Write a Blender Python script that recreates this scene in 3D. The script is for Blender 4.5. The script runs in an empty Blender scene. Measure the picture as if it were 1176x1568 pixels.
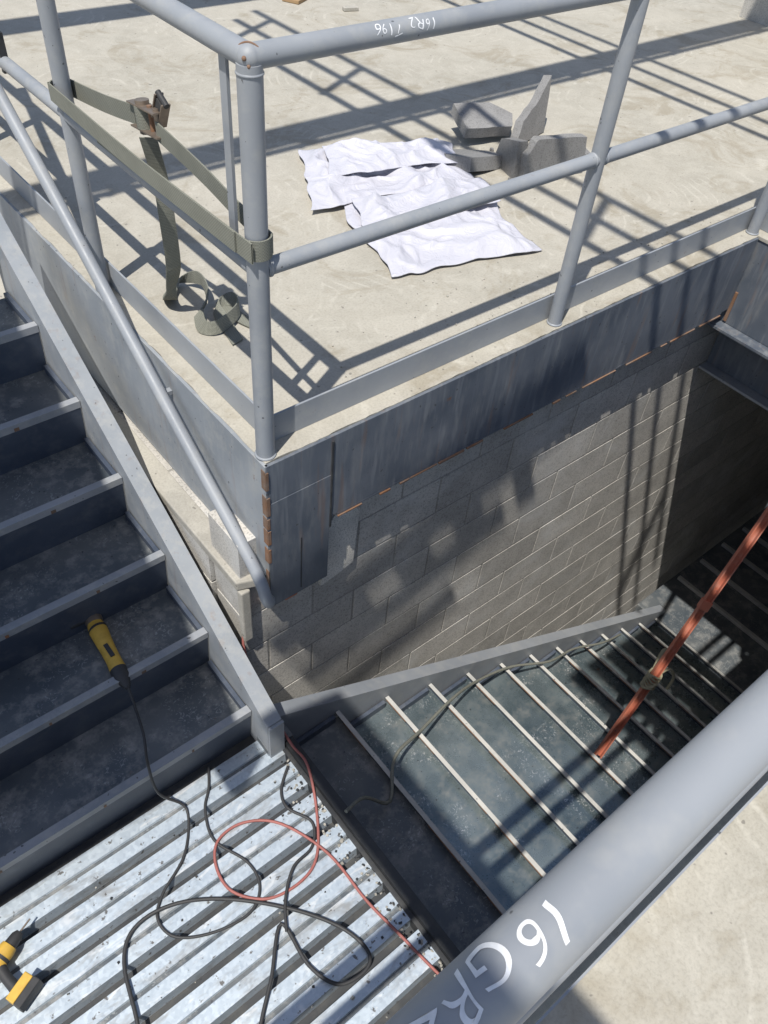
import bpy, bmesh, math, random
from mathutils import Vector, Matrix, noise
random.seed(7)
sc=bpy.context.scene
V=Vector
# ------------------------------------------------------------------ materials
def newmat(name):
    m=bpy.data.materials.new(name); m.use_nodes=True
    nt=m.node_tree; b=nt.nodes['Principled BSDF']
    return m,nt,b
def N(nt,t,**k):
    n=nt.nodes.new(t)
    for a,v in k.items(): setattr(n,a,v)
    return n
def coords(nt,scale=(1,1,1)):
    tc=N(nt,'ShaderNodeTexCoord'); mp=N(nt,'ShaderNodeMapping'); mp.inputs['Scale'].default_value=scale
    nt.links.new(tc.outputs['Object'],mp.inputs['Vector']); return mp.outputs['Vector']
def noi(nt,vec,scale,detail=3,rough=.6,dist=0):
    n=N(nt,'ShaderNodeTexNoise'); n.inputs['Scale'].default_value=scale; n.inputs['Detail'].default_value=min(detail,4)
    n.inputs['Roughness'].default_value=rough; n.inputs['Distortion'].default_value=dist
    nt.links.new(vec,n.inputs['Vector']); return n.outputs['Fac']
def ramp(nt,fac,stops):
    r=N(nt,'ShaderNodeValToRGB'); e=r.color_ramp.elements
    while len(e)<len(stops): e.new(.5)
    for i,(p,c) in enumerate(stops):
        e[i].position=p; e[i].color=(c if len(c)==4 else (*c,1)) if not isinstance(c,(int,float)) else (c,c,c,1)
    nt.links.new(fac,r.inputs['Fac']); return r.outputs['Color']
def mix(nt,fac,a,b,mode='MIX'):
    n=N(nt,'ShaderNodeMix',data_type='RGBA',blend_type=mode)
    if isinstance(fac,(int,float)): n.inputs[0].default_value=fac
    else: nt.links.new(fac,n.inputs[0])
    for s,v in ((6,a),(7,b)):
        if isinstance(v,tuple): n.inputs[s].default_value=(*v,1) if len(v)==3 else v
        else: nt.links.new(v,n.inputs[s])
    return n.outputs[2]
def bump(nt,b,h,strength=.3,dist=.005):
    n=N(nt,'ShaderNodeBump'); n.inputs['Strength'].default_value=strength; n.inputs['Distance'].default_value=dist
    nt.links.new(h,n.inputs['Height']); nt.links.new(n.outputs['Normal'],b.inputs['Normal'])

def m_paint(name,c1,c2,rough=.45,dust=.35,chips=True,metal=0.0,duststretch=(1,1,1),dustcol=(.42,.41,.38),dlo=.48,scrib=0,rustamt=.8,streak=0,chip=.74):
    m,nt,b=newmat(name); v=coords(nt)
    big=noi(nt,v,3,3,.6); col=mix(nt,ramp(nt,big,[(.35,0),(.65,1)]),c1,c2)
    vs=coords(nt,duststretch)
    d=noi(nt,vs,14,4,.72); dm=ramp(nt,d,[(dlo,0),(dlo+.25,dust)])
    col=mix(nt,dm,col,dustcol)
    if scrib:
        s3=noi(nt,v,42,2,.6,2.5); s4=noi(nt,v,5,2,.5)
        k=mix(nt,1.0,ramp(nt,s3,[(.60,0),(.64,scrib)]),ramp(nt,s4,[(.50,0),(.58,1)]),'MULTIPLY'); col=mix(nt,k,col,(.6,.62,.62))
    if streak:
        vz=coords(nt,(1,1,.09)); s5=noi(nt,vz,26,3,.6); col=mix(nt,ramp(nt,s5,[(.60,0),(.70,streak)]),col,(.22,.13,.08))
        s6=noi(nt,vz,34,2,.6); col=mix(nt,ramp(nt,s6,[(.36,.14),(.46,0)]),col,(.38,.39,.40))
    if chips:
        s=noi(nt,v,60,1,.5); col=mix(nt,ramp(nt,s,[(chip,0),(chip+.02,.8)]),col,(.06,.06,.065))
        s2=noi(nt,v,9,4,.7); col=mix(nt,ramp(nt,s2,[(.70,0),(.76,rustamt)]),col,(.17,.08,.035))
    nt.links.new(col,b.inputs['Base Color'])
    nt.links.new(ramp(nt,d,[(.3,rough),(.8,min(1,rough+.25))]),b.inputs['Roughness'])
    b.inputs['Metallic'].default_value=metal
    bump(nt,b,big,.10,.006)
    return m
M={}
M['paint']=m_paint('grey_paint',(.245,.262,.288),(.30,.317,.342),.40,.32,rustamt=.5,chip=.765)
M['paint2']=m_paint('grey_paint_beam',(.23,.25,.275),(.30,.32,.345),.5,.5,streak=.25)
M['fascia']=m_paint('dark_primer',(.08,.095,.12),(.14,.155,.18),.42,.4,duststretch=(1.5,1.5,.3),dustcol=(.27,.27,.265),streak=.35)
M['pan']=m_paint('stair_pan',(.075,.09,.105),(.15,.16,.165),.34,.65,metal=.2,dustcol=(.36,.35,.33),scrib=.25)
M['pan2']=m_paint('stair_pan_dusty_skylit',(.12,.16,.18),(.26,.31,.325),.20,.6,metal=.65,dustcol=(.40,.39,.36),scrib=.9,dlo=.50)  # lighter bluish base has sky reflection painted in, under dust and scribbles
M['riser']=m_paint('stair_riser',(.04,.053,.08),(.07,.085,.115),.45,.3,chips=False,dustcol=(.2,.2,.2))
M['lip']=m_paint('stair_lip',(.22,.235,.255),(.30,.31,.33),.45,.5)
M['lip2']=m_paint('stair_lip_dusty',(.38,.375,.355),(.52,.505,.475),.5,.5,metal=.1,dustcol=(.60,.58,.53))
M['black']=m_paint('black_steel',(.02,.022,.026),(.04,.042,.045),.5,.3,chips=False,dustcol=(.15,.14,.12))
M['rust']=m_paint('rust_line',(.27,.13,.065),(.16,.095,.06),.8,.6,chips=False,dustcol=(.20,.18,.16),dlo=.42)
M['red']=m_paint('red_oxide',(.50,.16,.095),(.42,.13,.08),.5,.35,dustcol=(.5,.38,.32))
M['thread']=m_paint('rope_fibre',(.35,.31,.2),(.25,.23,.15),.9,.2,chips=False)

def m_concrete(name,c1,c2,c3,swirl=True):
    m,nt,b=newmat(name); v=coords(nt)
    a=noi(nt,v,1.2,4,.72,.5); c=mix(nt,ramp(nt,a,[(.36,0),(.62,1)]),c1,c2)
    a2=noi(nt,v,9,4,.8,.5); c=mix(nt,ramp(nt,a2,[(.40,0),(.72,.7)]),c,c3)
    if swirl:
        # faint trowel arcs : fine concentric scratches in irregular cells, broken up by dust
        vo=N(nt,'ShaderNodeTexVoronoi'); vo.inputs['Scale'].default_value=1.5; nt.links.new(v,vo.inputs['Vector'])
        ad=N(nt,'ShaderNodeMath',operation='MULTIPLY_ADD'); nt.links.new(vo.outputs['Distance'],ad.inputs[0]); ad.inputs[1].default_value=95; 
        an=N(nt,'ShaderNodeMath',operation='MULTIPLY'); nt.links.new(a,an.inputs[0]); an.inputs[1].default_value=16; nt.links.new(an.outputs[0],ad.inputs[2])
        si=N(nt,'ShaderNodeMath',operation='SINE'); nt.links.new(ad.outputs[0],si.inputs[0])
        brk=ramp(nt,noi(nt,v,4.0,4,.75,.6),[(.50,0),(.62,1)])
        w1=mix(nt,1.0,ramp(nt,si.outputs[0],[(.55,0),(.98,.38)]),brk,'MULTIPLY'); c=mix(nt,w1,c,(.58,.55,.48))
        st=noi(nt,v,2.6,4,.75,1.0); c=mix(nt,ramp(nt,st,[(.52,0),(.66,.5)]),c,(.25,.21,.145))
    f=noi(nt,v,120,2,.7); c=mix(nt,ramp(nt,f,[(.3,.22),(.55,0)]),c,(.12,.11,.09))
    sp=noi(nt,v,38,1,.5); c=mix(nt,ramp(nt,sp,[(.73,0),(.76,.6)]),c,(.12,.11,.10))
    nt.links.new(c,b.inputs['Base Color']); b.inputs['Roughness'].default_value=.85
    bump(nt,b,f,.25,.003)
    return m
M['concrete']=m_concrete('troweled_concrete',(.425,.395,.335),(.355,.332,.28),(.475,.447,.385))
M['rough']=m_concrete('rough_concrete',(.43,.41,.36),(.34,.32,.28),(.50,.47,.41),False)
def m_block(name,c):
    m,nt,b=newmat(name); v=coords(nt)
    at=N(nt,'ShaderNodeAttribute',attribute_name='shade')
    a=noi(nt,v,5,4,.7); col=mix(nt,ramp(nt,a,[(.3,0),(.72,1)]),tuple(x*.80 for x in c),tuple(x*1.15 for x in c))
    col=mix(nt,1.0,col,at.outputs['Color'],'MULTIPLY')
    f=noi(nt,v,150,2,.6); col=mix(nt,ramp(nt,f,[(.33,.5),(.5,0)]),col,(.09,.085,.08))
    e=noi(nt,v,2.2,4,.65,1.2); col=mix(nt,ramp(nt,e,[(.52,0),(.75,.55)]),col,tuple(min(.6,x*1.35) for x in c))
    nt.links.new(col,b.inputs['Base Color']); b.inputs['Roughness'].default_value=.95
    bump(nt,b,f,.4,.003); return m
M['block']=m_block('concrete_block',(.50,.475,.435)); M['mortar']=m_block('mortar',(.46,.44,.40)); M['blockd']=m_block('grey_block',(.235,.23,.225))
m,nt,b=newmat('galvanized'); v=coords(nt)
vo=N(nt,'ShaderNodeTexVoronoi'); vo.inputs['Scale'].default_value=110; nt.links.new(v,vo.inputs['Vector'])
bw=N(nt,'ShaderNodeRGBToBW'); nt.links.new(vo.outputs['Color'],bw.inputs[0])
big=noi(nt,v,4,3,.6)
col=mix(nt,big,(.42,.49,.56),(.64,.71,.77)); col=mix(nt,.35,col,mix(nt,bw.outputs[0],(.40,.47,.54),(.70,.77,.83)))
vl=coords(nt,(.35,1,1))
d=noi(nt,vl,12,4,.75,.5); col=mix(nt,ramp(nt,d,[(.50,0),(.68,.7)]),col,(.30,.29,.27))
d3=noi(nt,vl,20,4,.6,1); col=mix(nt,ramp(nt,d3,[(.58,0),(.66,.6)]),col,(.80,.81,.81))
d2=noi(nt,v,38,3,.6); col=mix(nt,ramp(nt,d2,[(.64,0),(.69,.9)]),col,(.13,.12,.11))
nt.links.new(col,b.inputs['Base Color']); b.inputs['Metallic'].default_value=.5
nt.links.new(ramp(nt,bw.outputs[0],[(0,.36),(1,.46)]),b.inputs['Roughness']); bump(nt,b,big,.3,.01); M['galv']=m
m,nt,b=newmat('white_sheet'); b.inputs['Base Color'].default_value=(.52,.515,.57,1); b.inputs['Roughness'].default_value=.5
v=coords(nt); bump(nt,b,noi(nt,v,16,3,.55,2.0),.5,.012); M['paper']=m
def m_plain(name,c,rough=.5,metal=0,var=.25,sc_=40):
    m,nt,b=newmat(name); v=coords(nt); a=noi(nt,v,sc_,3,.6)
    col=mix(nt,a,tuple(x*(1-var) for x in c),tuple(min(1,x*(1+var)) for x in c)); nt.links.new(col,b.inputs['Base Color'])
    b.inputs['Roughness'].default_value=rough; b.inputs['Metallic'].default_value=metal; return m
M['yellow']=m_plain('yellow_plastic',(.58,.36,.06),.55,0,.4,25)
M['blackp']=m_plain('black_rubber',(.035,.035,.037),.6)
M['redcord']=m_plain('red_cord',(.32,.11,.095),.6)
M['steel']=m_plain('tool_steel',(.26,.21,.17),.45,.6,.4)
M['ink']=m_plain('white_marker',(.70,.71,.73),.7,0,.3,120)
M['wood']=m_plain('wood',(.35,.23,.12),.8,0,.3,15)
M['brick']=m_plain('brick_red',(.42,.17,.10),.9)
m,nt,b=newmat('olive_webbing'); v=coords(nt)
ch=N(nt,'ShaderNodeTexChecker'); ch.inputs['Scale'].default_value=260; nt.links.new(v,ch.inputs['Vector'])
a=noi(nt,v,12,4,.7); col=mix(nt,a,(.13,.135,.11),(.27,.27,.225)); col=mix(nt,.35,col,mix(nt,ch.outputs['Fac'],(.09,.09,.075),(.27,.27,.23)))
nt.links.new(col,b.inputs['Base Color']); b.inputs['Roughness'].default_value=.9; bump(nt,b,ch.outputs['Fac'],.4,.001); M['web']=m

# ------------------------------------------------------------------ builder
class B:
    def __init__(s,name,mats,bevel=0):
        s.name=name; s.mats=mats; s.v=[]; s.f=[]; s.mi=[]; s.sm=[]; s.sh=[]; s.bevel=bevel
    def add(s,vs,fs,mat,smooth=False,shade=1.0):
        o=len(s.v); s.v+= [tuple(x) for x in vs]; i=s.mats.index(mat)
        for f in fs: s.f.append(tuple(o+k for k in f)); s.mi.append(i); s.sm.append(smooth); s.sh.append(shade)
    def box(s,x0,x1,y0,y1,z0,z1,mat,shade=1.0,mtx=None):
        vs=[V((x,y,z)) for x in(x0,x1) for y in(y0,y1) for z in(z0,z1)]
        if mtx: vs=[mtx@q for q in vs]
        s.add(vs,[(0,1,3,2),(4,6,7,5),(0,4,5,1),(2,3,7,6),(0,2,6,4),(1,5,7,3)],mat,False,shade)
    def prism(s,poly,axis,a,b,mat,shade=1.0,mtx=None):
        n=len(poly); vs=[]
        for t in (a,b):
            for p,q in poly:
                vs.append({0:V((t,p,q)),1:V((p,t,q)),2:V((p,q,t))}[axis])
        if mtx: vs=[mtx@q for q in vs]
        fs=[tuple(range(n)),tuple(range(2*n-1,n-1,-1))]+[(i,n+i,n+(i+1)%n,(i+1)%n) for i in range(n)]
        s.add(vs,fs,mat,False,shade)
    def tube(s,pts,r,mat,seg=20,smoothpath=0,shade=1.0):
        pts=[V(p) for p in pts]; rs=r if isinstance(r,list) else [r]*len(pts)
        if smoothpath: 
            P=[];RR=[]
            for i in range(len(pts)-1):
                p0=pts[max(i-1,0)];p1=pts[i];p2=pts[i+1];p3=pts[min(i+2,len(pts)-1)]
                for k in range(smoothpath):
                    t=k/smoothpath
                    P.append(.5*((2*p1)+(-p0+p2)*t+(2*p0-5*p1+4*p2-p3)*t*t+(-p0+3*p1-3*p2+p3)*t**3)); RR.append(rs[i]*(1-t)+rs[i+1]*t)
            P.append(pts[-1]);RR.append(rs[-1]); pts,rs=P,RR
        n=len(pts); T=[(pts[min(i+1,n-1)]-pts[max(i-1,0)]).normalized() for i in range(n)]
        up=V((0,0,1)) if abs(T[0].z)<.9 else V((1,0,0))
        nrm=(up-T[0]*up.dot(T[0])).normalized(); vs=[]
        for i in range(n):
            nrm=(nrm-T[i]*nrm.dot(T[i])).normalized(); bn=T[i].cross(nrm)
            for k in range(seg):
                a=2*math.pi*k/seg; vs.append(pts[i]+(nrm*math.cos(a)+bn*math.sin(a))*rs[i])
        fs=[(i*seg+k,i*seg+(k+1)%seg,(i+1)*seg+(k+1)%seg,(i+1)*seg+k) for i in range(n-1) for k in range(seg)]
        s.add(vs,fs,mat,True,shade)
        s.add(vs[:seg],[tuple(range(seg-1,-1,-1))],mat); s.add(vs[-seg:],[tuple(range(seg))],mat)
    def ball(s,c,r,mat,n=12):
        vs=[];fs=[]
        for j in range(n+1):
            th=math.pi*j/n
            for k in range(2*n): a=math.pi*k/n; vs.append(V(c)+V((math.sin(th)*math.cos(a),math.sin(th)*math.sin(a),math.cos(th)))*r)
        for j in range(n):
            for k in range(2*n): fs.append((j*2*n+k,j*2*n+(k+1)%(2*n),(j+1)*2*n+(k+1)%(2*n),(j+1)*2*n+k))
        s.add(vs,fs,mat,True)
    def ribbon(s,pts,wd,w,th,mat,smoothpath=6):
        pts=[V(p) for p in pts]; wds=[V(x).normalized() for x in wd] if isinstance(wd,list) else [V(wd).normalized()]*len(pts)
        P=[];W=[]
        for i in range(len(pts)-1):
            p0=pts[max(i-1,0)];p1=pts[i];p2=pts[i+1];p3=pts[min(i+2,len(pts)-1)]
            for k in range(smoothpath):
                t=k/smoothpath
                P.append(.5*((2*p1)+(-p0+p2)*t+(2*p0-5*p1+4*p2-p3)*t*t+(-p0+3*p1-3*p2+p3)*t**3)); W.append(wds[i].lerp(wds[i+1],t).normalized())
        P.append(pts[-1]);W.append(wds[-1]); n=len(P); vs=[]
        for i in range(n):
            T=(P[min(i+1,n-1)]-P[max(i-1,0)]).normalized(); nn=T.cross(W[i]).normalized()
            for a,c in((-1,-1),(1,-1),(1,1),(-1,1)): vs.append(P[i]+W[i]*a*w/2+nn*c*th/2)
        fs=[(i*4+k,i*4+(k+1)%4,(i+1)*4+(k+1)%4,(i+1)*4+k) for i in range(n-1) for k in range(4)]+[(3,2,1,0),tuple(n*4-4+k for k in range(4))]
        s.add(vs,fs,mat)
    def done(s):
        me=bpy.data.meshes.new(s.name); me.from_pydata(s.v,[],s.f)
        for k in s.mats: me.materials.append(M[k])
        me.polygons.foreach_set('material_index',s.mi); me.polygons.foreach_set('use_smooth',s.sm)
        ca=me.color_attributes.new('shade','FLOAT_COLOR','CORNER')
        for p,sh in zip(me.polygons,s.sh):
            for li in p.loop_indices: ca.data[li].color=(sh,sh,sh,1)
        bm=bmesh.new(); bm.from_mesh(me); bmesh.ops.recalc_face_normals(bm,faces=bm.faces); bm.to_mesh(me); bm.free()
        o=bpy.data.objects.new(s.name,me); sc.collection.objects.link(o)
        if s.bevel:
            md=o.modifiers.new('bevel','BEVEL'); md.width=s.bevel; md.segments=2; md.limit_method='ANGLE'; md.angle_limit=math.radians(50)
        return o

RZ=.169
# ------------------------------------------------------------------ floor slabs
def wavy(p,q,n,amp,seed):
    out=[]
    for i in range(n):
        t=i/n; x=p[0]+(q[0]-p[0])*t; y=p[1]+(q[1]-p[1])*t
        dx,dy=q[0]-p[0],q[1]-p[1]; L=math.hypot(dx,dy); o=amp*noise.noise(V((t*L*9,seed,0)))+amp*.6*noise.noise(V((t*L*30,seed,3)))
        out.append((x-dy/L*o,y+dx/L*o))
    return out
b=B('concrete_floor_slab',['concrete'],0)
outer=wavy((-.022,-.033),(2.50,-.033),160,.006,1)+[(2.50,-.033),(2.50,-5),(14,-5),(14,14),(-.022,14)]+wavy((-.022,5),(-.022,-.033),220,.006,7)
b.prism(outer,2,-.014,0,'concrete')
b.prism([(.03,.03),(2.56,.03),(2.56,-5),(14,-5),(14,14),(.03,14)],2,-.16,-.015,'concrete')
b.done()
b=B('concrete_floor_slab',['concrete'],.006); b.box(-6,2.495,-5,-1.472,-.16,0,'concrete'); b.done()
b=B('ground',['rough']); b.box(-300,300,-300,300,-7.2,-7,'rough'); b.done()

# edge beams
b=B('edge_beam',['fascia','paint2','rust','lip','black','rough','mortar'],.0025)
b.box(-.032,-.020,-.043,9,-.50,-.003,'paint2')
b.box(-.032,.10,-.040,9,-.512,-.501,'paint2')
b.box(-.028,2.49,-.045,-.034,-.355,-.003,'fascia')
b.box(.24,2.44,-.045,.10,-.366,-.356,'fascia')
xx=.24
while xx<2.40:
    l=random.uniform(.03,.25); e=min(xx+l,2.44)
    b.box(xx,e,-.050,-.040,-.371-random.random()*.006,-.367,'rust'); xx=e+random.uniform(.0,.12)
b.box(-.030,.205,-.0475,-.0455,-.66,-.16,'fascia'); b.box(.205,.212,-.050,-.046,-.40,-.02,'black')
b.box(.09,.094,-.0495,-.048,-.64,-.38,'black')
b.box(-.020,.205,-.045,.03,-.665,-.36,'black')
z=-.02
while z>-.48:
    l=random.uniform(.02,.09); b.box(-.0345,-.0325,-.046,-.034+random.random()*.012,z-l,z,'rust')
    if random.random()<.6: b.box(-.0335,-.026+random.random()*.005,-.0495,-.0462,z-l,z-.004,'rust')
    z-=l+random.uniform(.005,.05)
# far beam
b.box(2.505,2.515,-1.47,-.0,-.43,-.003,'fascia'); b.box(2.44,2.60,-1.47,.02,-.445,-.432,'fascia')
b.box(2.66,2.672,-1.47,.02,-.76,-.446,'fascia'); b.box(2.60,2.76,-1.47,.02,-.775,-.762,'lip')
b.box(2.497,2.504,-.055,-.040,-.42,-.27,'rust')
b.box(-6,2.49,-1.50,-1.49,-.40,-.01,'fascia')
b.done()

# toe boards
b=B('toe_board',['paint'],.002)
b.box(.03,2.62,.032,.039,.0,.098,'paint'); b.box(.032,.039,.045,6,.0,.098,'paint')
b.box(-.0,.03,.032,.039,.0,.0975,'paint')
b.box(2.56,2.567,-1.47,.03,.0,.098,'paint')
b.done()

# ------------------------------------------------------------------ block walls
def blockwall(name,axis,c,u0,u1,z0,z1,thick,off=0,base=1.0):
    b=B(name,['block','mortar','brick'],.001)
    L=.405;H=.203;g=.010; row=0; z=z1
    while z>z0+.01:
        zb=max(z0,z-H+g); u=u0-(L/2 if row%2 else 0)-off
        while u<u1:
            a=max(u0,u); e=min(u1,u+L-g)
            if e-a>.03:
                d=random.uniform(0,.0012); sh=random.uniform(.84,1.12)*base
                if axis==1: b.box(a,e,c-d,c+thick,zb,z,'block',sh)
                else: b.box(c-d,c+thick,a,e,zb,z,'block',sh)
            u+=L
        z-=H; row+=1
    if axis==1: b.box(u0+.004,u1-.004,c+.0018,c+thick-.004,z0+.003,z1-.003,'mortar',.72)
    else: b.box(c+.0018,c+thick-.004,u0+.004,u1-.004,z0+.003,z1-.003,'mortar',.72)
    return b
b=blockwall('block_wall',1,.03,-.10,5.2,-5.6,-.370,.18,.1)
b.prism([(.225,-.80),(.30,-.785),(.375,-.76),(.38,-.62),(.39,-.47),(.29,-.42),(.24,-.50),(.235,-.65)],1,.014,.036,'mortar',1.4)
b.done()
b=blockwall('block_wall',0,-.115,.215,6,-5.6,-.535,.2); b.done()
b=blockwall('block_wall',0,5.2,-5,-.0,-5.6,-.43,.2); b.done()
b=blockwall('block_wall',1,-1.72,-1.6,5.2,-5.6,-.42,.2); b.done()
b=blockwall('block_wall',0,5.30,-3,1.95,.0,2.4,.2); b.done()
b=B('concrete_ledge',['rough'],.006)
b.prism([(-.122,.02),(-.04,-.01),(-.04,.22),(-.04,5.8),(-.126,5.8)],2,-.575,-.534,'rough')
b.box(-.118,-.08,.0,.03,-.86,-.578,'rough')
b.done()

# ------------------------------------------------------------------ stair flights
def flight_y(name,x0,x1,ynose,run,n,zoff=0.,full=True,yoff=0.,xoff=0.):
    b=B(name,['pan','riser','lip','paint2','rust'],.002)
    for k in range(1,n+1):
        z=-RZ*k+zoff; y=ynose+run*(n-k)+yoff
        b.prism([(y,z),(y+.03,z),(y+.03,z-.006),(y+.006,z-.006),(y+.006,z-.03),(y,z-.03)],0,x0+xoff,x1+xoff,'lip')
        b.prism([(y+.001,z-.03),(y+.005,z-.03),(y+.028,z-RZ-.046),(y+.020,z-RZ-.046)],0,x0+xoff+.002,x1+xoff-.002,'riser')
        b.box(x0+xoff+.002,x1+xoff-.002,y+.004,y+run+.019,z-.042,z-.037,'pan')
        b.box(x0+xoff+.003,x0+xoff+.02,y+.03,y+run,z-.036,z-.004,'riser'); b.box(x1+xoff-.02,x1+xoff-.003,y+.03,y+run,z-.036,z-.004,'riser')
        if full:
            for i in range(3):
                q=x0+.2+.33*i+.05*random.random(); b.box(q,q+random.uniform(.008,.02),y-.0018,y-.0005,z-.028,z-.014,'rust')
    sl=RZ/run; 
    for xa,xb in((x1+.002,x1+.062),(x0-.06,x0-.002)):
        ya=ynose-.10+yoff; yb=ynose+run*(n+.2)+yoff; zt=lambda y:-RZ*n+zoff+sl*(y-ynose-yoff)+.085
        b.prism([(ya,zt(ya)),(yb,zt(yb)),(yb,zt(yb)-.32),(ya+.12,zt(ya)-.28),(ya,-RZ*(n+1)+zoff-.02 if full else zt(ya)-.28)],0,xa+xoff,xb+xoff,'paint2')
    return b
b=flight_y('stair_flight',-1.34,-.205,-.164,.272,6,0); b.bevel=.006
b.box(-1.34,-.205,1.47,1.62,-.042,-.03,'pan')
b.done()
def flight_x(name,y0,y1,x2,run,n,k0,zoff=0.):
    b=B(name,['pan2','riser','lip2','paint','rust','pan'],.0015)
    for k in range(0,n+1):
        z=-RZ*(k0+k)+zoff; x=x2+run*k
        if k>0:
            b.prism([(x,z),(x-.018,z),(x-.018,z-.005),(x-.006,z-.005),(x-.006,z-.03),(x,z-.03)],1,y0,y1,'lip2')
            yy=y0+.01
            while yy<y1-.05:
                l=random.uniform(.05,.3)
                if random.random()<.6: b.box(x-.0210,x-.0185,yy,min(yy+l,y1-.01),z-.008,z-.001,'rust')
                yy+=l+random.uniform(.01,.08)
            b.box(x-run-.02,x-.004,y0+.002,y1-.002,z-.050,z-.044,'pan2' if k>1 else 'pan')  # first tread uses the darker copy, its shade put into the colour
            b.box(x-run+.02,x-.03,y1-.02,y1-.003,z-.043,z-.003,'riser')
        b.prism([(x-.001,z-.03),(x-.005,z-.03),(x-.024,z-RZ-.052),(x-.018,z-RZ-.052)],1,y0+.002,y1-.002,'riser')
    sl=-RZ/run
    xa=x2-.03; xb=x2+run*(n+.0)+.12; zt=lambda x:-RZ*k0+zoff+sl*(x-x2)+.075
    for ya,yb in((y1+.002,y1+.062),(y0-.06,y0-.002)):
        b.prism([(xa,zt(xa)),(xb,zt(xb)),(xb,zt(xb)-.30),(xa+.12,zt(xa)-.33),(xa,zt(xa)-.30)],1,ya,yb,'paint')
    return b
b=flight_x('stair_flight',-1.36,-.20,-.105,.278,12,7); b.done()
ZB=-RZ*19
b=B('stair_landing',['pan','lip2','riser'],.003)
b.box(3.24,5.19,-1.5,-.02,ZB-.12,ZB-.03,'pan')
for i in range(5): b.box(3.7+i*.3,3.73+i*.3,-1.5,-.05,ZB-.029,ZB+.0,'lip2')
b.done()
b=B('rope',['web'])
b.tube([(-.12,-.62,-1.14),(-.02,-.6,-1.20),(.1,-.62,-1.36),(.22,-.5,-1.345),(.45,-.42,-1.5),(.75,-.33,-1.66),(1.0,-.27,-1.84),(1.3,-.25,-2.02),(1.6,-.30,-2.18),(1.9,-.27,-2.36),(2.2,-.3,-2.52),(2.5,-.27,-2.72)],.007,'web',8,5); b.done()

# ------------------------------------------------------------------ landing deck
b=B('stair_landing',['galv','black','rust','paint2','pan'],0)
x0,x1=-1.45,-.150
def strip(y0,z0,y1,z1,mat):
    n=14; vs=[]
    for i in range(n+1):
        x=x0+(x1-x0)*i/n; dz=.0012*noise.noise(V((x*5,y0*9,0)))
        vs+= [V((x,y0,z0+dz)),V((x,y1,z1+dz))]
    b.add(vs,[(2*i,2*i+1,2*i+3,2*i+2) for i in range(n)],mat,False)
y=-1.475; zt=-1.205
while y<-.30:
    strip(y,zt-.05,y+.026,zt-.05,'black'); strip(y+.026,zt-.05,y+.032,zt,'galv')  # groove floors coloured dark, for dirt and for shade between the ribs
    strip(y+.032,zt,y+.074,zt,'galv'); strip(y+.074,zt,y+.077,zt-.007,'galv'); strip(y+.077,zt-.007,y+.089,zt-.007,'pan'); strip(y+.089,zt-.007,y+.092,zt,'galv')
    strip(y+.092,zt,y+.138,zt,'galv'); strip(y+.138,zt,y+.144,zt-.05,'galv'); y+=.144
b.box(-1.45,-.13,y+.001,-.10,-1.30,-1.222,'black')
b.box(-.133,-.095,-1.475,-.20,-1.40,-1.176,'black'); b.box(-.150,-.134,-1.475,-.20,-1.30,-1.20,'black')
b.box(-1.45,-.13,-1.485,-1.476,-1.4,-1.17,'black')
b.box(-.205,-.095,-.262,-.19,-1.19,-1.165,'pan')
b.box(-.20,-.14,-.275,-.263,-1.40,-1.0,'paint2')
b.done()
b=B('debris',['rough','brick','black'])
for i in range(330):
    t=random.random()
    if i<200: x=-.155-abs(random.gauss(0,.035)); y=-.3-1.1*t; z=-1.203
    elif i<240: x=random.uniform(-1.2,-.2);y=random.uniform(-1.3,-.28);z=-1.203
    else: x=random.uniform(.2,2.5); y=.06+abs(random.gauss(0,.15)); z=.003
    s=random.uniform(.0018,.0055)*(1.4 if i%9==0 else 1)*(.6 if i>=240 else 1)
    mt=Matrix.Translation((x,y,z))@Matrix.Rotation(random.random()*6,4,(random.random(),random.random(),1))
    b.prism([(-s,-s*.8),(s*.7,-s),(s,s*.5),(-s*.3,s)],2,-s*.4,s*.6,'black' if (i%2 and i<240) else 'rough',1,mt)
b.done()

# ------------------------------------------------------------------ guard rails
H=1.05; MID=.59
b=B('guardrail',['paint','rust','blackp','ink','web'],0)
R1=.0245
def collar(b,c,r,axis,mat='paint'):
    c=V(c); a=V(axis)*.004; b.tube([c-a,c-a*.4,c+a*.4,c+a],[r-.002,r+.0015,r+.0015,r-.002],mat,24)
b.tube([(0,0,.0),(0,0,H-.01)],.027,'paint',28)
for x in (1.23,2.50,3.75,5.0): b.tube([(x,0,.0),(x,0,H)],R1,'paint',24); collar(b,(x,0,.003),.027,(0,0,1)); collar(b,(x-.026,0,MID),.0225,(1,0,0)); collar(b,(x+.026,0,MID),.0225,(1,0,0))
collar(b,(0,0,.003),.030,(0,0,1)); collar(b,(.029,0,MID),.0235,(1,0,0))
b.tube([(-.0,0,H),(5.1,0,H)],R1,'paint',28)
b.tube([(.02,0,MID),(5.0,0,MID)],.0215,'paint',24)
b.tube([(0,-.0,H),(0,5.2,H)],R1,'paint',28)
b.ball((0,0,H),.0252,'paint')
b.tube([(0,.02,MID),(0,5.2,MID)],.0215,'paint',24)
for y in (1.03,2.3,3.6,5.0): b.tube([(0,y,.0),(0,y,H)],R1,'paint',24)
b.box(-.004,.004,.085,.112,MID,H-.02,'paint')
collar(b,(0,0,H-.028),.0275,(0,0,1))
b.tube([V((.026*math.cos(t)*.72,-.026*math.cos(t)*.72,H+.026*math.sin(t))) for t in [math.pi*k/14 for k in range(15)]],.0022,'rust',8)
for (q,rr) in (((-.020,-.014,H+.004),.005),((-.014,-.020,H-.010),.004)): b.ball(q,rr,'rust',6)
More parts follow.
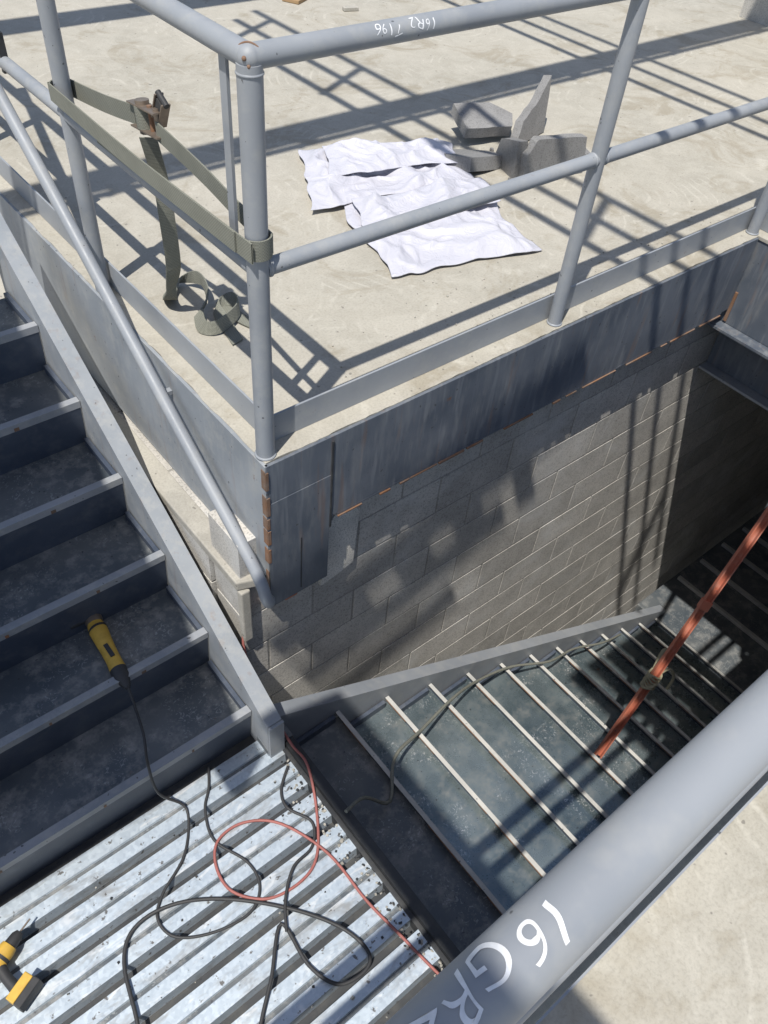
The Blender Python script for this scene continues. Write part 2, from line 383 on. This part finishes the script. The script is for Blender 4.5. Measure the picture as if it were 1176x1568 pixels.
b.box(-.012,.012,1.50,1.52,MID-.03,MID+.09,'blackp'); b.tube([(0,1.5,MID+.09),(-.03,1.55,MID+.16),(.0,1.6,MID+.08)],.006,'blackp',8,4)
gr=b.done()
b=B('guardrail',['paint','rust'],0)
YF=-1.446
b.tube([(-3,YF,H),(6,YF,H)],.0245,'paint',64)
b.tube([(-3,YF,MID),(6,YF,MID)],.0215,'paint',24)
for x in(-2.9,.9,2.2): b.tube([(x,YF,0.0),(x,YF,H)],.0245,'paint',24)
b.box(-3,2.5,-1.478,-1.474,.001,.098,'paint')
gr2=b.done()
def text_mesh(s,size):
    cu=bpy.data.curves.new('tmp','FONT'); cu.body=s; cu.size=size; cu.offset=-size*.008; cu.shear=.15; cu.space_character=1.1
    ob=bpy.data.objects.new('tmp',cu); sc.collection.objects.link(ob); bpy.context.view_layer.update()
    dg=bpy.context.evaluated_depsgraph_get(); me=bpy.data.meshes.new_from_object(ob.evaluated_get(dg)); bpy.data.objects.remove(ob); return me
def tube_text(name,s,size,fn,parent):
    me=text_mesh(s,size); bm=bmesh.new(); bm.from_mesh(me)
    q=-.3*size
    while q<size*1.2:
        bmesh.ops.bisect_plane(bm,geom=bm.verts[:]+bm.edges[:]+bm.faces[:],plane_co=(0,q,0),plane_no=(0,1,0)); q+=.0025
    for v in bm.verts:
        u,w=v.co.x,v.co.y
        u+=.005*noise.noise(V((u*60,w*60,1.3))); w+=.005*noise.noise(V((u*45,w*45,5.1)))+.005*math.sin(u*70)
        v.co=fn(u,w)
    bm.to_mesh(me); bm.free(); me.materials.clear(); me.materials.append(M['ink'])
    for p in me.polygons: p.material_index=0
    o=bpy.data.objects.new(name,me); sc.collection.objects.link(o); o.parent=parent
def f1(u,w):
    r=.0250; a=w/r-.65; return V((-.682-u,YF-r*math.sin(a),H+r*math.cos(a)))
tube_text('marker_writing','16GR2',.041,f1,gr2)
def f2(u,w):
    r=.0250; a=w/r+.55; return V((.47-u,-r*math.sin(a),H+r*math.cos(a)))
tube_text('marker_writing_1','16R2  T196',.033,f2,gr)

b=B('stair_handrail',['paint','rust'],0)
xh=-.08
b.tube([(xh,2.6,1.37),(xh,1.38,.545),(xh,1.01,.295),(xh,.67,.055),(xh,.30,-.20),(xh,.04,-.375),(xh,-.03,-.425),(xh,-.075,-.475),(xh+.005,-.088,-.53),(xh+.02,-.080,-.575),(xh+.035,-.055,-.60)],.0205,'paint',24,4)
b.box(xh+.0,-.033,.5,.52,-.10,-.085,'paint')
b.done()

# red post with rope
b=B('red_steel_post',['red','thread','rust'],.002)
p0=V((1.35,-.85,-2.13)); p1=V((2.42,-.76,.31)); d=(p1-p0); L=d.length; q=d.to_track_quat('Z','Y').to_matrix().to_4x4(); mt=Matrix.Translation(p0)@q@Matrix.Rotation(math.radians(35),4,'Z')
b.prism([(-.019,-.013),(.019,-.013),(.019,.013),(.013,.013),(.013,-.007),(-.013,-.007),(-.013,.013),(-.019,.013)],2,0,L,'red',1,mt)
b.box(-.023,.023,-.017,.017,.98,1.03,'red',1,mt)
pc=p0+d*.20
for i in range(7):
    a=i*.9; c=pc+d.normalized()*(.012*i-.03)
    b.tube([c+V((.030*math.cos(t+a),.030*math.sin(t+a),.012*math.sin(2*t+a))) for t in [k*.7 for k in range(10)]],.006,'thread',8)
b.tube([pc+V((.03,0,0)),pc+V((.1,-.02,.03)),pc+V((.13,-.05,-.04)),pc+V((.09,-.06,-.09))],.007,'thread',8,4)
b.tube([pc+V((.03,.02,.02)),pc+V((.12,.05,.08)),pc+V((.16,.03,.05))],.011,'thread',8,4)
b.done()

# ------------------------------------------------------------------ ratchet strap
b=B('ratchet_strap',['web','steel','blackp','rust'],0)
zs=.655; r=.034
def arc(cx,cy,a0,a1,n=8):
    return [(cx+r*math.cos(math.radians(a0+(a1-a0)*i/n)),cy+r*math.sin(math.radians(a0+(a1-a0)*i/n)),zs) for i in range(n+1)]
path=[(-r-.001,.75,zs-.012),(-r-.001,.4,zs-.008)]+arc(0,0,180,360)+[(r+.006,.15,zs+.01),(r+.014,.30,zs+.025),(r+.02,.45,zs+.035),(r+.02,.56,zs+.045)]
b.ribbon(path,(0,0,1),.05,.004,'web',3)
path=[(r+.02,.68,zs+.045),(r+.008,.85,zs+.02)]+arc(0,1.03,0,180)+[(-r-.005,.8,zs),(-r-.006,.5,zs-.004),(-r-.005,.03,zs+.002)]
b.ribbon(path,(0,0,1),.05,.004,'web',3)
mt=Matrix.Translation((r+.02,.62,zs+.055))@Matrix.Rotation(math.radians(-6),4,'X')
for zz in(-.032,.028): b.box(-.014,.024,-.08,.07,zz,zz+.004,'steel',1,mt)
b.tube([mt@V((.008,-.06,-.038)),mt@V((.008,-.06,.038))],.010,'steel',12); b.tube([mt@V((.008,.02,-.042)),mt@V((.008,.02,.042))],.019,'steel',14); b.tube([mt@V((.008,.02,-.028)),mt@V((.008,.02,.028))],.024,'web',14)
b.tube([mt@V((.008,-.02,-.036)),mt@V((.008,-.02,.036))],.007,'rust',10)
mt3=Matrix.Translation((r+.035,.57,zs+.075))@Matrix.Rotation(math.radians(28),4,'X')
for yy in(-.020,.016): b.box(-.010,.016,yy,yy+.004,-.02,.058,'steel',1,mt3)
b.tube([mt3@V((.003,-.024,.058)),mt3@V((.003,.024,.058))],.008,'blackp',12)
b.box(-.006,.010,-.016,.016,.015,.05,'blackp',1,mt3)
b.ribbon([(.055,.62,.66),(.085,.64,.52),(.10,.66,.38),(.12,.70,.22),(.13,.76,.10),(.14,.80,.035),(.17,.86,.012),(.23,.90,.03),(.28,.84,.05),(.25,.74,.04),(.19,.70,.02)],
 [(.7,-.5,0),(.7,-.6,0),(.8,-.5,0),(.8,-.3,0),(.7,.3,0),(.8,-.5,0),(.8,-.6,0.2),(.2,-.6,.8),(0,.3,.9),(.4,.2,.9),(.9,.3,.3)],.047,.004,'web',5)
b.ribbon([(.19,.70,.02),(.16,.62,.02),(.20,.58,.03),(.30,.62,.04),(.32,.70,.03),(.26,.70,.02),(.24,.6,.008),(.22,.50,.006)],
 [(.9,.3,.3),(.7,.0,.7),(.0,.3,.9),(0,.2,.9),(.4,.5,.7),(.6,.3,.6),(.95,.2,.1),(1,.2,0)],.047,.004,'web',5)
b.ribbon([(.30,.74,.01),(.30,.62,.008),(.33,.53,.006)],(1,.3,0),.047,.004,'web',5)
b.done()

# ------------------------------------------------------------------ white sheet
def sheet(b,c,nu,nv,seed,h,amp=.018,big=.03):
    TL,TR,BR,BL=[V((*p,0)) for p in c]; vs=[];fs=[]
    def ridge(q,f,s):
        return max(0,1-3.2*abs(noise.noise(q*f+V((s,s*2,0)))))
    for j in range(nv+1):
        for i in range(nu+1):
            u=i/nu;v=j/nv; p=(TL*(1-u)+TR*u)*(1-v)+(BL*(1-u)+BR*u)*v
            q=V((p.x,p.y,0))+V((seed,seed*.7,0)); qw=q+V((noise.noise(q*4),noise.noise(q*4+V((5,5,0))),0))*.06
            e=min(u,1-u,v,1-v); ed=min(1,e*7)
            z=h+big*max(0,noise.noise(q*2.3)+.15)*ed+amp*(ridge(qw,2.6,1)*.9+ridge(qw,5.5,4)*.6+ridge(qw,10,7)*.35)*(.25+.75*ed)
            w=V((noise.noise(q*3+V((9,0,0))),noise.noise(q*3+V((0,9,0))),0))*.05+V((noise.noise(q*11+V((2,0,0))),noise.noise(q*11+V((0,3,0))),0))*.016
            vs.append((p.x+w.x,p.y+w.y,max(z,.004)))
    for j in range(nv):
        for i in range(nu): a=j*(nu+1)+i; fs.append((a,a+1,a+nu+2,a+nu+1))
    b.add(vs,fs,'paper',True)
b=B('white_plastic_sheet',['paper'])
sheet(b,[(1.10,1.12),(1.72,.80),(1.53,.41),(.90,.54)],130,110,1.7,.006,.026)
sheet(b,[(1.24,1.59),(1.92,1.31),(1.71,.90),(.94,1.12)],130,110,4.2,.020,.028)
sheet(b,[(1.30,1.52),(1.84,1.30),(1.76,1.08),(1.15,1.25)],110,70,8.9,.050,.028)
sheet(b,[(1.12,1.06),(1.72,.93),(1.66,.74),(1.04,.84)],110,60,12.3,.034,.026)
o=b.done(); md=o.modifiers.new('solid','SOLIDIFY'); md.thickness=.002

# ------------------------------------------------------------------ broken blocks
b=B('broken_concrete_block',['blockd'],.003)
def chunk(b,poly,th,loc,rot,sh=1.0):
    mt=Matrix.Translation(loc)@Matrix.Rotation(math.radians(rot[2]),4,'Z')@Matrix.Rotation(math.radians(rot[1]),4,'Y')@Matrix.Rotation(math.radians(rot[0]),4,'X')
    n=[]
    for i in range(len(poly)):
        a=poly[i]; c=poly[(i+1)%len(poly)]; n.append(a)
        for t in(.2,.4,.6,.8): n.append((a[0]+(c[0]-a[0])*t+random.uniform(-.003,.003),a[1]+(c[1]-a[1])*t+random.uniform(-.003,.003)))
    b.prism(n,2,-th/2,th/2,'blockd',sh,mt)
chunk(b,[(0,0),(.34,0),(.32,.165),(.05,.185),(.0,.12)],.045,(1.95,.88,.0),(88,0,-12),1.1)
chunk(b,[(0,0),(.20,0),(.16,.12),(.0,.17)],.045,(1.95,.90,.0),(90,0,72),.9)
chunk(b,[(0,0),(.28,.0),(.36,.24),(.22,.15),(.08,.10)],.045,(2.18,1.16,.0),(76,0,14),1.0)
chunk(b,[(0,0),(.26,.0),(.32,.10),(.24,.2),(.03,.2)],.05,(1.96,1.27,.07),(12,4,-12),1.1)
chunk(b,[(0,0),(.24,-.02),(.27,.12),(.16,.22),(.06,.24),(-.03,.12)],.06,(1.76,1.02,.06),(-12,10,5),.95)
chunk(b,[(0,0),(.16,.0),(.12,.12),(.02,.1)],.05,(2.26,.93,.03),(6,5,-35),.9)
for i in range(10):
    s=random.uniform(.010,.028); chunk(b,[(0,0),(s,.1*s),(s*.8,s),(0,.7*s)],s*.6,(random.uniform(1.85,2.4),random.uniform(.72,1.25),s*.3),(random.uniform(-15,15),random.uniform(-15,15),random.uniform(0,360)),.9)
b.done()

# ------------------------------------------------------------------ cords
ZD=-1.198
b=B('red_extension_cord',['redcord'])
E=[(-.12,-.29),(-.12,-.39),(-.18,-.53),(-.27,-.66),(-.36,-.70),(-.48,-.68),(-.56,-.59),(-.56,-.49),(-.51,-.42),(-.41,-.42),(-.31,-.50),(-.24,-.68),(-.23,-.88),(-.21,-1.02),(-.19,-1.16),(-.15,-1.4)]
b.tube([(-.10,.03,-.80),(-.125,.0,-.88),(-.132,-.07,-.98),(-.125,-.15,-1.09)]+[(x,y,ZD+.002+(.03 if i<2 else 0)) for i,(x,y) in enumerate(E)],.0050,'redcord',10,6); b.done()
b=B('black_power_cord',['blackp'])
F=[(-.62,-.02),(-.58,-.14),(-.54,-.26),(-.62,-.39),(-.74,-.46),(-.79,-.52),(-.77,-.60),(-.67,-.66),(-.55,-.68),(-.48,-.63),(-.47,-.54),(-.52,-.41),(-.49,-.30),(-.44,-.24),(-.40,-.17)]
b.tube([(-.53,.085,-.86),(-.54,.03,-.885),(-.57,-.10,-.87),(-.60,-.17,-.93),(-.60,-.2,-1.10)]+[(x,y,ZD) for x,y in F[2:]],.0048,'blackp',10,6)
G=[(-1.02,-.9),(-.97,-.73),(-.93,-.57),(-.86,-.50),(-.74,-.51),(-.60,-.59),(-.45,-.74),(-.35,-.89),(-.32,-1.00),(-.36,-1.04),(-.45,-1.02),(-.49,-.92),(-.49,-.77),(-.60,-.88),(-.69,-.96),(-.85,-1.12)]
b.tube([(x,y,ZD+.006+.006*(i%3==1)) for i,(x,y) in enumerate(G)],.0062,'blackp',10,6)
b.tube([(-.49,-.80,ZD+.01),(-.44,-.72,ZD+.012),(-.36,-.65,ZD+.01),(-.27,-.63,ZD),(-.22,-.56,ZD),(-.26,-.47,ZD+.004),(-.24,-.40,ZD),(-.17,-.34,ZD)],.0052,'blackp',10,6)
b.done()

b=B('angle_grinder',['yellow','blackp','steel'],.002)
zg=-.887+.036
b.tube([(-.507,.375,zg+.0),(-.510,.34,zg),(-.514,.30,zg),(-.518,.25,zg-.002),(-.522,.20,zg-.003),(-.526,.16,zg-.004)],[.028,.033,.030,.027,.026,.029],'yellow',20,3)
b.tube([(-.526,.16,zg-.004),(-.529,.125,zg-.006),(-.530,.105,zg-.010),(-.531,.08,zg-.012)],[.029,.028,.02,.009],'blackp',18,2)
b.tube([(-.506,.375,zg),(-.503,.40,zg+.002),(-.50,.425,zg+.004)],[.030,.032,.020],'steel',16,2)
b.tube([(-.502,.405,zg+.01),(-.502,.405,zg-.03)],.016,'steel',14)
b.tube([(-.53,.402,zg+.012),(-.56,.402,zg+.02),(-.585,.40,zg+.022)],[.01,.014,.012],'blackp',12)
b.box(-.528,-.512,.20,.26,zg+.022,zg+.028,'blackp')
b.tube([(-.509,.342,zg),(-.509,.352,zg)],[.0335,.0335],'blackp',20); b.done()
b=B('cordless_drill',['yellow','blackp','steel'],.003)
mt=Matrix.Translation((-1.215,-.345,ZD+.035))@Matrix.Rotation(math.radians(25),4,'Z')@Matrix.Scale(.85,4)
b.tube([mt@V(p) for p in((-.06,0,0),(-.05,0,0),(.03,0,0),(.05,0,0))],[.02,.029,.028,.024],'yellow',18)
b.tube([mt@V(p) for p in((-.0,0,0),(.012,0,0))],[.0292,.0292],'blackp',18)
b.tube([mt@V(p) for p in((.05,0,0),(.085,0,0),(.10,0,0))],[.020,.018,.011],'blackp',16); b.tube([mt@V((.10,0,0)),mt@V((.15,0,0))],.003,'steel',8)
b.tube([mt@V(p) for p in((-.02,-.02,0),(-.035,-.07,0),(-.045,-.12,0))],[.018,.016,.018],'blackp',14)
b.box(-.085,.01,-.150,-.115,-.03,.03,'yellow',1,mt); b.box(-.088,.013,-.18,-.151,-.032,.032,'blackp',1,mt); b.done()
b=B('wood_scrap',['wood','rough'],.002); mt=Matrix.Translation((2.6,3.55,.012))@Matrix.Rotation(.5,4,'Z'); b.box(-.14,.14,-.06,.06,-.01,.01,'wood',1,mt)
mt=Matrix.Translation((2.75,3.2,.012))@Matrix.Rotation(-.3,4,'Z'); b.box(-.05,.05,-.02,.02,-.01,.01,'rough',1,mt); b.done()
b=B('brick_fragment',['brick'],.006); b.box(.045,.10,-.018,.03,-.72,-.675,'brick'); b.box(-.02,.035,-.012,.028,-.715,-.69,'brick'); b.done()

# ------------------------------------------------------------------ invented structure above, out of view, added to cast shadows
SX,SY=.40,.20
b=flight_y('added_upper_flight',-1.40,-.30,-.164,.272,7,3.0,False,-.60,-1.2); b.done()  # flight invented out of view to shade the left stair
b=B('added_upper_guardrail',['paint'])  # rails and beams invented out of view, for shadow stripes on the slab
zb=3.2
yy=1.02
for h in(.05,.55,1.05): b.tube([(-2.2,yy,zb+h),(6,yy,zb+h)],.024,'paint',12)
for i in range(9): b.tube([(-1.9+i*.95,yy,zb),(-1.9+i*.95,yy,zb+1.05)],.024,'paint',12)
b.box(-2.2,6,1.08,1.22,zb-.1,zb+.0,'paint')
yy=3.0
for h in(.55,1.05): b.tube([(-2.2,yy,zb+h),(6,yy,zb+h)],.024,'paint',12)
b.box(-2.2,6,yy,yy+.2,zb-.1,zb+.0,'paint')
xx=.48
for h in(.05,.55,1.05,): b.tube([(xx,-1.4,zb+h),(xx,2.6,zb+h)],.024,'paint',12)
for i in range(5): b.tube([(xx,-1.2+i*.9,zb),(xx,-1.2+i*.9,zb+1.05)],.024,'paint',12)
xx=2.2
for h in(.05,.55,1.05): b.tube([(xx,-1.4,zb+h),(xx,4.6,zb+h)],.024,'paint',12)
b.done()
def plate(b,px0,px1,py0,py1,z,th=.04,rot=0):
    cx=(px0+px1)/2-SX*z; cy=(py0+py1)/2-SY*z
    mt=Matrix.Translation((cx,cy,z))@Matrix.Rotation(math.radians(rot),4,'Z')
    b.box(-(px1-px0)/2,(px1-px0)/2,-(py1-py0)/2,(py1-py0)/2,-th/2,th/2,'wood',1,mt)
b=B('added_shade_planks',['wood'])  # planks made up overhead to throw dark patches on wall and treads
plate(b,-.4,1.35,-.160,-.115,3.0,.025,3); plate(b,-.4,.85,-.240,-.195,3.0,.025,3.5); plate(b,-.4,.45,-.315,-.270,3.0,.025,3.5)
plate(b,-.3,.05,-.25,-.16,3.02,.02); plate(b,.22,.42,-.23,-.14,3.02,.02); plate(b,.56,.74,-.20,-.13,3.02,.02); plate(b,.94,1.06,-.19,-.12,3.02,.02)
plate(b,-.60,-.32,-1.6,-.42,3.1)
for i in range(6): plate(b,.80+i*.2,.93+i*.2,-1.6,-.85,3.1)
b.done()

# ------------------------------------------------------------------ light, world, camera
w=bpy.data.worlds.new('World'); sc.world=w; w.use_nodes=True; nt=w.node_tree
sky=nt.nodes.new('ShaderNodeTexSky'); sky.sky_type='NISHITA'; sky.sun_disc=False
ts=V((-SX,-SY,1)).normalized(); sky.sun_elevation=math.asin(ts.z); sky.sun_rotation=math.atan2(ts.x,ts.y)
bg=nt.nodes['Background']; bg.inputs['Strength'].default_value=.125; nt.links.new(sky.outputs[0],bg.inputs['Color'])
sl=bpy.data.lights.new('sun','SUN'); sl.energy=5.0; sl.angle=math.radians(.5); sl.color=(1,.965,.895)
so=bpy.data.objects.new('sun',sl); sc.collection.objects.link(so); so.rotation_euler=ts.to_track_quat('Z','Y').to_euler()
cm=bpy.data.cameras.new('camera'); co=bpy.data.objects.new('camera',cm); sc.collection.objects.link(co)
cm.sensor_fit='VERTICAL'; cm.sensor_height=24; cm.lens=24*1244/1568; cm.clip_start=.02; cm.clip_end=1000
rx=V((.77514,-.62729,.07526)); ry=V((-.41813,-.59866,-.68321)); rz=V((.47362,.49811,-.72634))
m3=Matrix((rx,-ry,-rz)).transposed(); co.matrix_world=Matrix.Translation((-.914,-1.480,1.612))@m3.to_4x4()
sc.camera=co
sc.view_settings.view_transform='Standard'; sc.view_settings.look='None'; sc.view_settings.exposure=0
